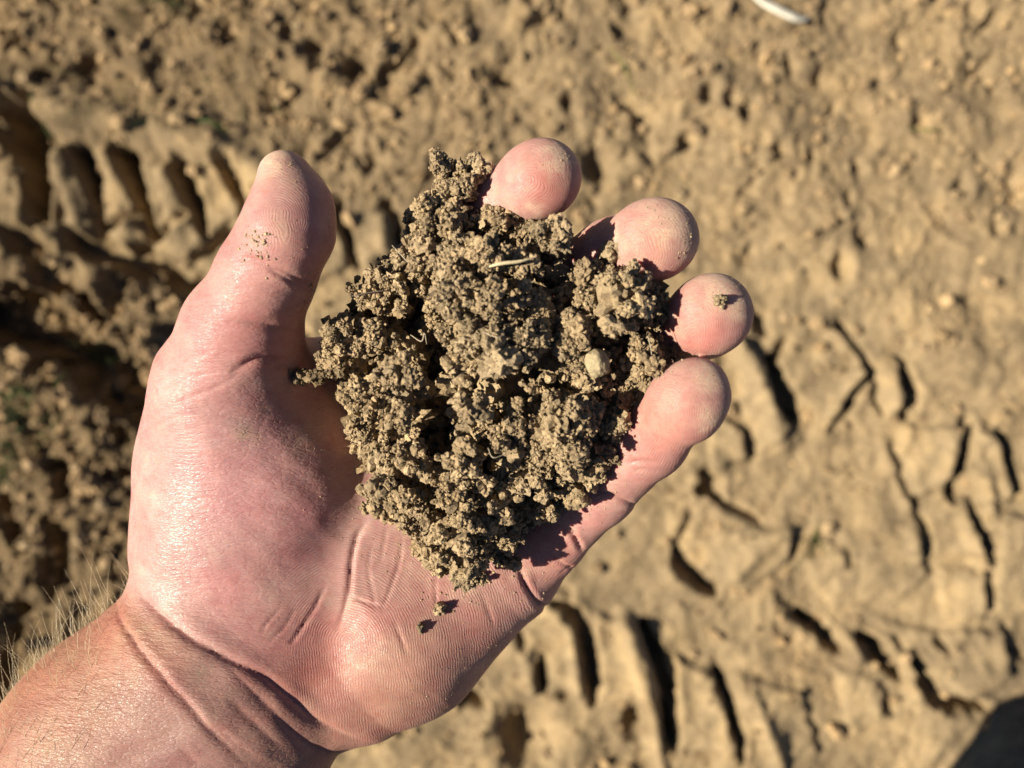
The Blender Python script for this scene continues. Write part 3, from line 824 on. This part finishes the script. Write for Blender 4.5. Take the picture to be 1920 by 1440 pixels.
ridges(0.5 * np.clip(1.4 - np.abs(hpx - 1040) / 70, 0, 1) * np.clip(1.4 - np.abs(hpy - 1050) / 80, 0, 1), (hpx + hpy) * .7)
line = np.clip(1 - ramt, 0, 1) * front
line *= 0.55 + 0.45 * np.clip(blob(400, 930, 220, 230) + wl + armside, 0, 1)

hme = mesh_np('person', W(hv), hq)
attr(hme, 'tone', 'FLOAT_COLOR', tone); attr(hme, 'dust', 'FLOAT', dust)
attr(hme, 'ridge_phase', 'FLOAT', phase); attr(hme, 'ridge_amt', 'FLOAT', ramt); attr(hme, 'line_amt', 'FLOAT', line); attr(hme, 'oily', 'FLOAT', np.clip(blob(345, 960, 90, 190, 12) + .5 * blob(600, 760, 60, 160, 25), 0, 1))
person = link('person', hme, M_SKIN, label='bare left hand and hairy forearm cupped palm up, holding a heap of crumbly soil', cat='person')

from mathutils.bvhtree import BVHTree
hw = W(hv)
_sel = hv[:, 2] > -260
bvh = BVHTree.FromPolygons([tuple(q) for q in hw[::1]], [tuple(int(i) for i in q) for q in hq[_sel[hq].all(1)]])
def on_skin(px, py):
    """world point and normal where the sight line through a photo point meets the hand"""
    d = Vector(P(px, py, 1.0)).normalized()
    h = bvh.ray_cast(Vector((0, 0, CAM_H)), d)
    return (None, None) if h[0] is None else (h[0], h[1])

# ------------------------------------------------------------------ the heap of soil
OUT = [(815, 300), (850, 308), (885, 300), (912, 330), (938, 365), (985, 385), (1020, 395), (1055, 410), (1083, 440), (1078, 478), (1108, 488), (1142, 448), (1165, 448), (1172, 482), (1212, 500),
       (1242, 540), (1260, 582), (1248, 620), (1268, 662), (1228, 688), (1212, 735), (1166, 800), (1160, 858), (1118, 900), (1082, 950), (1058, 972), (1010, 985), (985, 1010), (972, 1075), (952, 1062),
       (915, 1085), (895, 1108), (866, 1112), (838, 1080), (802, 1070), (772, 1030), (756, 985), (702, 972), (686, 940), (680, 890), (660, 840), (642, 800), (636, 760), (640, 705), (602, 698), (597, 650),
       (612, 600), (650, 580), (662, 520), (692, 492), (732, 480), (756, 450), (752, 400), (790, 370), (810, 330)]
def edge_d(x, y):
    x = np.asarray(x, float); y = np.asarray(y, float)
    d, _ = poly_dist(x, y, OUT + [OUT[0]])
    return np.where(inside_poly(x, y, OUT), d, -d)
def top_D(x, y):
    e = np.maximum(edge_d(x, y), 0)
    t = 1 - np.exp(-e / 60.0)
    base = 208 - 10 * np.clip((900 - y) / 500, 0, 1) - 7 * np.clip((np.asarray(x) - 1000) / 220, 0, 1)
    return base - 26 * t + 3.0 * vnoise(np.asarray(x) / 75, np.asarray(y) / 75, seed=201)

PLACED = [(1092, 515, 24), (1236, 610, 28), (1205, 665, 34), (1222, 540, 26), (1150, 800, 40), (1130, 850, 34), (1090, 690, 36), (1195, 700, 30), (838, 332, 32), (862, 356, 34), (908, 362, 26), (822, 310, 16),  (884, 345, 42), (800, 400, 34), (850, 410, 40), (930, 420, 34), (985, 425, 36), (1035, 448, 40), (790, 470, 42), (850, 500, 40), (915, 470, 32), (975, 500, 34), (740, 530, 44), (868, 560, 42),
          (700, 560, 34), (1130, 520, 40), (1152, 472, 22), (1190, 540, 44), (1215, 590, 40), (1150, 585, 46), (1242, 662, 26), (1095, 560, 30), (970, 560, 34), (915, 560, 30), (1010, 590, 40), (1080, 620, 36), (1170, 735, 44),
          (960, 805, 40), (885, 765, 32), (655, 640, 42), (700, 625, 36), (625, 680, 26), (680, 740, 44), (742, 700, 34), (700, 810, 46), (752, 778, 30), (735, 890, 44), (790, 955, 50), (700, 930, 28), (766, 856, 30),
          (865, 990, 48), (920, 945, 44), (900, 1055, 34), (830, 1045, 34), (868, 1085, 20), (985, 900, 42), (1065, 920, 34), (1015, 960, 26), (960, 1000, 28), (962, 1055, 16), (1110, 880, 34), (870, 870, 36), (840, 910, 30), (870, 680, 36)]
CLODS = [   # clods one can pick out
    (945, 640, 64, 'largest round cauliflower clod of soil in the middle of the heap'),
    (1055, 800, 92, 'broad smooth topped soil clod on the heap beside the shaded little finger'),
    (1160, 560, 60, 'tan granular soil clod below the middle fingertip'),
    (885, 330, 42, 'peak clod of soil at the very top of the heap beside the index finger'),
    (740, 900, 46, 'soil clod overhanging the ball of the thumb at the lower heap edge'),
    (640, 640, 44, 'soil clod at the heap edge closest to the thumb base'),
    (1243, 662, 28, 'small clod of crumbs wedged between ring finger and little finger'),
    (885, 1062, 36, 'tapering soil clod at the lowest tip of the heap on the palm'),
]
gap = [(825, 690, 34), (815, 750, 34), (822, 815, 32), (850, 870, 22), (905, 600, 20), (1005, 660, 22), (1010, 520, 18), (960, 730, 20), (1120, 640, 16), (930, 880, 18), (690, 700, 16), (762, 592, 38), (710, 590, 20), (900, 715, 18), (1010, 705, 16), (800, 650, 20), (850, 850, 16), (1030, 690, 14), (945, 505, 14), (715, 690, 14)]
cl = []
for (x, y, r) in PLACED:
    cl.append((x, y, r * .92, float(top_D(x, y)) + rng.uniform(-6.0, 5.0)))
tries = 0
while len(cl) < 175 and tries < 20000:
    tries += 1
    x, y = rng.uniform(590, 1275), rng.uniform(295, 1115)
    e = float(edge_d(x, y))
    if e < 9: continue
    r = rng.uniform(9, 30)
    r = min(r, e * 0.9 + 3)
    if any(math.hypot(x - g[0], y - g[1]) < g[2] + r * .8 for g in gap): continue
    if any(math.hypot(x - c[0], y - c[1]) < 0.62 * (r + c[2]) for c in cl): continue
    cl.append((x, y, r, float(top_D(x, y)) + rng.uniform(3, 12)))
CC, RR, TT = [], [], []
for (x, y, r, D) in cl:
    if any(math.hypot(x - c[0], y - c[1]) < 0.6 * c[2] for c in CLODS): continue
    rm = R(r, D)
    c, q, t = clump(P(x, y, D + rm * .55), rm)
    CC.append(c); RR.append(q); TT.append(t)
# the body of the heap below the surface
for i in range(1500):
    x, y = rng.uniform(590, 1275), rng.uniform(295, 1115)
    e = float(edge_d(x, y))
    if e < 16: continue
    D = float(top_D(x, y)) + ((26 if x < 930 else 17) if any(math.hypot(x - g[0], y - g[1]) < g[2] * 1.15 for g in gap) else 14); D = rng.uniform(min(D, 215), 217)
    CC.append(P(x, y, D)[None]); RR.append(np.array([-min(R(e, D) * .7, rng.uniform(2.0, 4.2))])); TT.append(soil_tone(1))
# loose crumbs over it
n = 2600
xs, ys = rng.uniform(590, 1275, n), rng.uniform(295, 1115, n)
k = edge_d(xs, ys) > 4
for g in gap: k &= np.hypot(xs - g[0], ys - g[1]) > g[2]
xs, ys = xs[k], ys[k]
ds = top_D(xs, ys) + rng.uniform(3, 12, len(xs))
CC.append(np.stack([(xs - 960) / FPX * ds, -(ys - 720) / FPX * ds, -ds], -1)); RR.append(rng.lognormal(-.4, .4, len(xs)).clip(.3, 1.6)); TT.append(soil_tone(len(xs)))
CC, RR, TT = np.concatenate(CC), np.concatenate(RR), np.concatenate(TT)
print('grains', len(CC))
v, f, c = scatter_mesh(CC, RR, TT, GRAINS, ICO1[1])
me = mesh_np('soil_heap', W(v), f, smooth=False); attr(me, 'tone', 'FLOAT_COLOR', c)
link('soil_heap', me, M_SOIL, label='heap of crumbly tan soil resting in the cupped hand', cat='soil', kind='stuff')

def clod_obj(name, x, y, D, r, label, cat='clod', group=None, grain=.43, tight=1.0):
    rm = R(r, D)
    cen = P(x, y, D + rm * .55)
    c, q, t = clump(np.zeros(3), rm, grain, -0.5, tight)
    v, f, cc = scatter_mesh(c, q, t, GRAINS, ICO1[1])
    me = mesh_np(name, v / 1000, f, smooth=False); attr(me, 'tone', 'FLOAT_COLOR', cc)
    o = link(name, me, M_SOIL, label=label, cat=cat, group=group)
    o.location = W(cen)
    return o
for (x, y, r, lab) in CLODS:
    clod_obj('soil_clod', x, y, float(top_D(x, y)) - 2.5, r, lab, group='clods standing out of the heap', tight=0.92 if r > 80 else 1.0)

# crumbs lying on the skin
def crumb(px, py, rpx, label, group='single crumbs on the skin'):
    p, nrm = on_skin(px, py)
    if p is None: return
    D = (CAM_H - p.z) * 1000
    r = R(rpx, D)
    c, q, t = clump(np.zeros(3), r, .30)
    v, f, cc = scatter_mesh(c, q, t, GRAINS, ICO1[1])
    me = mesh_np('soil_crumb', v / 1000, f); attr(me, 'tone', 'FLOAT_COLOR', cc)
    o = link('soil_crumb', me, M_SOIL, label=label, cat='crumb', group=group)
    o.location = p + nrm * (r * .6 / 1000)
crumb(1348, 565, 11, 'single soil crumb stuck on the ring fingertip')
crumb(824, 1142, 11, 'larger of two loose crumbs on the palm below the heap')
crumb(788, 1177, 8, 'smaller of two loose crumbs on the palm below the heap')
crumb(592, 318, 8, 'dark crumb on the edge of the thumb tip')

# grit and specks on the skin
sp = []
def specks(x, y, rx, ry, n, lo_, hi_):
    for _ in range(n):
        a, b = rng.normal(), rng.normal()
        p, nrm = on_skin(x + a * rx, y + b * ry)
        if p is not None:
            sp.append((np.array(p) * 1000 - [0, 0, CAM_H * 1000], lo_ * .8 + (hi_ - lo_) * .75 * rng.random() ** 2.2))
for a in ((485, 455, 14, 16, 26, .12, .35), (460, 815, 12, 8, 26, .08, .2), (540, 310, 18, 14, 30, .08, .22), (560, 420, 30, 50, 26, .08, .22), (1065, 290, 26, 20, 60, .08, .22), (1280, 400, 30, 22, 70, .08, .25),
          (1290, 460, 14, 20, 26, .1, .4), (1360, 530, 30, 18, 50, .08, .24), (925, 1180, 20, 20, 40, .08, .22), (870, 1250, 25, 25, 36, .08, .22), (800, 1310, 30, 14, 40, .08, .22), (600, 850, 28, 50, 60, .07, .18),
          (1320, 750, 24, 40, 40, .08, .2), (580, 545, 6, 20, 14, .15, .45), (1100, 960, 40, 40, 40, .1, .3), (1030, 1040, 20, 40, 30, .08, .25), (840, 1110, 60, 30, 60, .1, .4), (720, 1030, 40, 40, 50, .08, .3), (980, 1090, 40, 30, 40, .1, .4), (1150, 880, 40, 50, 50, .1, .4), (640, 900, 30, 60, 40, .08, .25), (480, 460, 50, 50, 30, .08, .25), (1260, 690, 30, 30, 24, .1, .35), (520, 640, 30, 30, 14, .08, .2), (620, 720, 20, 50, 30, .1, .3)):
    specks(*a)
for a in ((483, 444, 10, 6, 16, .2, .62), (492, 478, 8, 5, 9, .2, .5), (446, 462, 9, 6, 7, .15, .4), (445, 490, 8, 3, 4, .15, .35), (500, 520, 2, 2, 2, .3, .4), (588, 575, 3, 16, 7, .25, .6), (1345, 565, 12, 9, 8, .15, .35)):
    specks(*a)
cs = np.array([s[0] for s in sp]); rs = np.array([s[1] for s in sp])
v, f, c = scatter_mesh(cs, rs, soil_tone(len(cs)) * 1.35, GRAINS, ICO1[1])
me = mesh_np('grit', W(v), f); attr(me, 'tone', 'FLOAT_COLOR', c)
link('grit', me, M_SOIL, label='fine sandy grit clinging to the palm, thumb and fingertips', cat='grit', kind='stuff')

# ------------------------------------------------------------------ tubes: straw, roots, hairs
def tube(pts, rad, sides=5):
    pts = np.asarray(pts, float); n = len(pts); rad = np.broadcast_to(np.asarray(rad, float), (n,))
    tg = np.gradient(pts, axis=0); tg /= np.linalg.norm(tg, axis=1)[:, None] + 1e-12
    ref = np.array([0.3, 0.2, 0.93]); a = np.cross(tg, ref); a /= np.linalg.norm(a, axis=1)[:, None] + 1e-12
    b = np.cross(tg, a)
    th = np.arange(sides) * 2 * np.pi / sides
    v = (pts[:, None] + rad[:, None, None] * (np.cos(th)[None, :, None] * a[:, None] + np.sin(th)[None, :, None] * b[:, None])).reshape(-1, 3)
    f = [[i * sides + j, i * sides + (j + 1) % sides, (i + 1) * sides + (j + 1) % sides, (i + 1) * sides + j] for i in range(n - 1) for j in range(sides)]
    return v, np.array(f)

def tube_obj(name, pix, rad_mm, mat, label, cat, group=None, lift=0.0, sides=6):
    """pix: (px, py, D)"""
    pts = np.array([P(*q) for q in curve(pix, 6)])
    rad = np.interp(np.linspace(0, 1, len(pts)), np.linspace(0, 1, len(rad_mm)), rad_mm)
    v, f = tube(pts, rad, sides)
    return link(name, mesh_np(name, W(v), f), mat, label=label, cat=cat, group=group)
tube_obj('straw', [(905, 503, 174), (940, 494, 172.5), (975, 490, 172.5), (1000, 483, 173)], [.25, .45, .4, .15], M_STRAW, 'pale flattened bit of straw lying on top of the heap', 'straw')
tube_obj('rootlet', [(1215, 630, 180), (1222, 665, 181), (1220, 695, 184), (1232, 718, 188)], [.12, .15, .1], M_ROOT, 'long pale rootlet hanging at the heap edge by the little fingertip', 'root')
tube_obj('rootlet', [(770, 628, 184), (790, 640, 182), (796, 625, 181), (800, 645, 182)], [.1, .14, .08], M_ROOT, 'curled white rootlet in the dark hollow left of the central clod', 'root')
tube_obj('rootlet', [(735, 460, 186), (752, 478, 183), (765, 492, 182)], [.08, .12, .1], M_ROOT, 'thin rootlet sticking out of the heap edge facing the thumb pad', 'root')
tube_obj('rootlet', [(905, 622, 172), (930, 632, 171), (945, 628, 171.5)], [.1, .12, .06], M_ROOT, 'short pale rootlet lying over the central round clod', 'root')
tube_obj('rootlet', [(915, 840, 178), (925, 858, 177), (950, 850, 178)], [.1, .14, .06], M_ROOT, 'forked pale rootlet below the broad smooth clod', 'root')
tube_obj('twig', [(660, 555, 192), (690, 549, 189), (718, 545, 187)], [.22, .2, .15], mat_plain('dark_twig', (0.10, 0.07, 0.05), .7), 'short dark twig poking out of the heap on the thumb side', 'twig')
# the dark root end that sticks out toward the thumb
pts = [(550, 700, 203), (572, 706, 202), (600, 702, 200), (640, 694, 197)]
_q = np.array([P(*q) for q in curve(pts, 7)])
_n = 260; _i = rng.integers(0, len(_q), _n)
_c = _q[_i] + rng.normal(size=(_n, 3)) * np.array([.55, .55, .5]) * (1 + .9 * (_i[:, None] < 7))
v, f, c = scatter_mesh(_c, rng.lognormal(-.75, .4, _n), soil_tone(_n) * .55, GRAINS, ICO1[1])
me = mesh_np('root_stub', W(v), f, smooth=False); attr(me, 'tone', 'FLOAT_COLOR', c)
link('root_stub', me, M_SOIL, label='dark soil crusted root stub reaching out of the heap over the palm', cat='root')

# pale stone in the heap
pv, pf = ICO4
d = 1 + 0.16 * fbm(pv[:, 0] * 1.4, pv[:, 1] * 1.4, pv[:, 2] * 1.4, seed=401, octs=3) + .02 * vnoise(pv[:, 0] * 9, pv[:, 1] * 9, pv[:, 2] * 9, seed=409)
pv = pv * d[:, None] * np.array([2.7, 3.4, 2.5]) / 1000
o = link('pebble', mesh_np('pebble', pv, pf), M_STONE, label='pale yellowish pebble set in the heap near the ring finger', cat='pebble')
o.location = W(P(1120, 682, float(top_D(1120, 682)) - .6)); o.rotation_euler = (.3, .2, .5)

# hairs on the forearm
HV, HF = [], []; off = 0
def hair(p, n, length, lean):
    global off
    p = np.array(p); n = np.array(n)
    k = 6
    t = np.linspace(0, 1, k)[:, None]
    tipdir = n * .55 + lean
    bend = np.array([rng.normal() * .28 + .1, rng.normal() * .22 + .1, rng.normal() * .2 - .1])
    pts = p - n * 0.0003 + tipdir * t * length + bend * t * t * length
    rad = np.interp(t[:, 0], [0, .5, 1], [.00007, .00005, .000015])
    v, f = tube(pts, rad, 4)
    HV.append(v); HF.append(f + off); off += len(v)
sel = np.argwhere((hq < len(hv)).all(1)).ravel()
fc_px = hpx[hq].mean(1); fc_py = hpy[hq].mean(1); fn = hn[hq].mean(1)
leftedge = (fc_py > 990) & (fc_px < 260) & (fn[:, 2] < 0.30) & (fn[:, 2] > -0.45) & (fn[:, 0] < 0)
ed = np.argwhere(leftedge).ravel()
pick = rng.choice(ed, 280)
for i in pick:
    y = fc_py[i]
    if y < 1085 and rng.random() < .75: continue
    if fc_py[i] > 1560: continue
    hair(hw[hq[i]].mean(0), fn[i] / np.linalg.norm(fn[i]), rng.uniform(.004, .0115), np.array([-.02, .72, .12]) + rng.normal(size=3) * .2)
top = np.argwhere((fc_px < 190) & (fc_py > 1180) & (fc_py < 1560) & (fn[:, 2] > 0.3) & (fc_px * .73 + fc_py * .68 < 1080)).ravel()
for i in rng.choice(top, 130):
    hair(hw[hq[i]].mean(0), fn[i] / np.linalg.norm(fn[i]), rng.uniform(.003, .0065), np.array([-.05, .8, -.12]) + rng.normal(size=3) * .18)
o = link('arm_hair', mesh_np('arm_hair', np.concatenate(HV), np.concatenate(HF)), M_HAIR, parent=person, kind='stuff')

# ------------------------------------------------------------------ rest of the person, unseen below the frame, legs bent to cast the corner shadow
def sdf_mesh(fn, lo, hi, step):
    lo = np.array(lo, float); hi = np.array(hi, float)
    sh = tuple(((hi - lo) / step).astype(int) + 1)
    g = np.stack(np.meshgrid(*[lo[i] + step * np.arange(sh[i]) for i in range(3)], indexing='ij'), -1).reshape(-1, 3)
    fvv = chunked(fn, g).reshape(sh)
    return surface_nets(fvv, lo, step, sh)
elbow = W(P(-560, 2340, 262))
sho = np.array([-0.26, -0.62, 1.42])
def shirt_f(p):
    d = cone(p, (-.03, -.95, 0.80), (-.03, -.66, 1.36), .17, .16)
    d = smin(d, cone(p, (-.22, -.64, 1.42), (.16, -.64, 1.42), .075, .075), .1)
    d = smin(d, cone(p, sho, elbow + np.array([-.0, -.03, 0]), .072, .062), .05)
    d = smin(d, cone(p, elbow + np.array([-.0, -.03, 0]), W(P(-135, 1880, 241)), .062, .058), .03)
    d = smin(d, cone(p, (.18, -.62, 1.40), (.26, -.55, 1.12), .07, .055), .05)
    return d
v, f = sdf_mesh(shirt_f, (-.52, -1.16, .6), (.45, -.2, 1.62), .014)
link('shirt', mesh_np('shirt', v, f), M_CLOTH, parent=person)
def trouser_f(p):
    d = cone(p, (-.03, -.98, .74), (-.03, -.96, .66), .165, .17)
    for hip, knee, foot in (((.17, -1.02, .62), (.275, -.665, .50), (.46, -1.015, .08)), ((-.16, -1.02, .62), (-.26, -.88, .50), (-.28, -1.15, .08))):
        d = smin(d, cone(p, hip, knee, .11, .06), .04)
        d = smin(d, cone(p, knee, foot, .06, .055), .02)
    return d
v, f = sdf_mesh(trouser_f, (-.45, -1.25, -.02), (.68, -.5, .95), .014)
link('trousers', mesh_np('trousers', v, f), M_DENIM, parent=person)

# ------------------------------------------------------------------ things lying on the ground
def gz(x, y):
    h, _ = ground_height(np.array([x]), np.array([y])); return float(h[0])
n = 9500
gxp = rng.uniform(-1.05, 1.05, n); gyp = rng.uniform(-.8, .8, n)
hh, rr_ = ground_height(gxp, gyp)
keep = rng.random(n) < rr_ ** 1.2 + .06
gxp, gyp, hh = gxp[keep], gyp[keep], hh[keep]
gr = rng.lognormal(math.log(.0030), .62, len(gxp)).clip(.0012, .013)
v, f, c = scatter_mesh(np.stack([gxp, gyp, hh + gr * .35], -1), gr, soil_tone(len(gxp)) * np.array([.95, .90, .84]), GRAINS, ICO1[1])
me = mesh_np('soil_crumbs', v, f, smooth=False); attr(me, 'tone', 'FLOAT_COLOR', c)
link('soil_crumbs', me, M_SOIL, label='loose crumbs of dry soil strewn over the ground', cat='soil', kind='stuff')

n = 420
cx_ = rng.normal(-.62, .16, n); cy_ = rng.normal(.02, .22, n)
k = (cx_ > -.95) & (cx_ < -.42) & (cy_ > -.6) & (cy_ < .15); cx_, cy_ = cx_[k], cy_[k]
hh, _ = ground_height(cx_, cy_)
gr = rng.lognormal(math.log(.008), .45, len(cx_)).clip(.003, .02)
v, f, c = scatter_mesh(np.stack([cx_, cy_, hh + gr * .3], -1), -gr, soil_tone(len(cx_)) * np.array([.72, .67, .62]), GRAINS, ICO1[1])
me = mesh_np('soil_lumps', v, f, smooth=False); attr(me, 'tone', 'FLOAT_COLOR', c)
link('soil_lumps', me, M_SOIL, label='brown lumps of loose soil piled beside the rut left of the hand', cat='soil', kind='stuff')

def blade(pts, w, mat, name, label, cat, group=None):
    pts = np.array(curve(pts, 5)); n = len(pts)
    if cat == 'husk': pts[:, 2] = pts[:, 2].mean() + .012 * np.sin(np.linspace(0, 3.1, n))
    tg = np.gradient(pts, axis=0); tg /= np.linalg.norm(tg, axis=1)[:, None]
    sd = np.cross(tg, [0, 0, 1.0]); sd /= np.linalg.norm(sd, axis=1)[:, None] + 1e-9
    ww = w * np.sin(np.pi * (np.linspace(.08, .97, n))) ** .6
    up = np.array([0, 0, 1.0])
    v = np.concatenate([pts + sd * ww[:, None] + up * ww[:, None] * .5, pts, pts - sd * ww[:, None] + up * ww[:, None] * .5, pts - up * w * .15])
    f = []
    for i in range(n - 1):
        for a, b in ((0, 1), (1, 2), (2, 3), (3, 0)):
            f.append([a * n + i, b * n + i, b * n + i + 1, a * n + i + 1])
    return link(name, mesh_np(name, v, np.array(f)), mat, label=label, cat=cat, group=group)
def gp(px, py, up=.012):
    q = G(px, py); q[2] = gz(q[0], q[1]) + up; return q
blade([gp(1402, -16), gp(1420, 10), gp(1450, 30), gp(1478, 43), gp(1495, 45), gp(1512, 40)], .0075, M_HUSK, 'husk_strip', 'curved white strip of dry husk on the soil', 'husk')
blade([gp(1140, 95, .02), gp(1165, 140, .035), gp(1190, 190, .02)], .0022, M_DRYGRASS, 'grass_blade', 'yellow green grass blade above the middle fingertip', 'grass')
blade([gp(385, 238), gp(410, 242, .02), gp(440, 258)], .0024, M_GRASS, 'grass_blade', 'thin green grass blade at the end of the rut crest near the thumb', 'grass')
blade([gp(1700, 245), gp(1735, 250, .02), gp(1760, 246)], .0022, M_DRYGRASS, 'grass_blade', 'short yellowish grass blade beside a dark hole in the crumbly soil', 'grass')
# sparse grass in the loose soil beside the wrist
GV, GF = [], []; off = 0
for (x, y, rx, ry, n) in ((60, 750, 70, 90, 60), (150, 660, 40, 30, 22), (20, 880, 30, 40, 22), (300, 10, 40, 20, 14), (1520, 1010, 14, 10, 8), (250, 200, 200, 60, 14)):
    for _ in range(n):
        a, b = x + rng.normal() * rx * .6, y + rng.normal() * ry * .6
        q = gp(a, b, 0.0)
        L = rng.uniform(.015, .05); an = rng.uniform(0, 6.28)
        e = np.array([math.cos(an), math.sin(an), 0])
        pts = [q, q + e * L * .4 + [0, 0, L * .5], q + e * L + [0, 0, L * .6]]
        v, f = tube(np.array(curve(pts, 3)), np.linspace(.0014, .0004, 7), 3)
        GV.append(v); GF.append(f + off); off += len(v)
link('grass', mesh_np('grass', np.concatenate(GV), np.concatenate(GF)), M_GRASS, label='sparse short grass sprouting in the loose soil beside the wrist', cat='grass', kind='stuff')
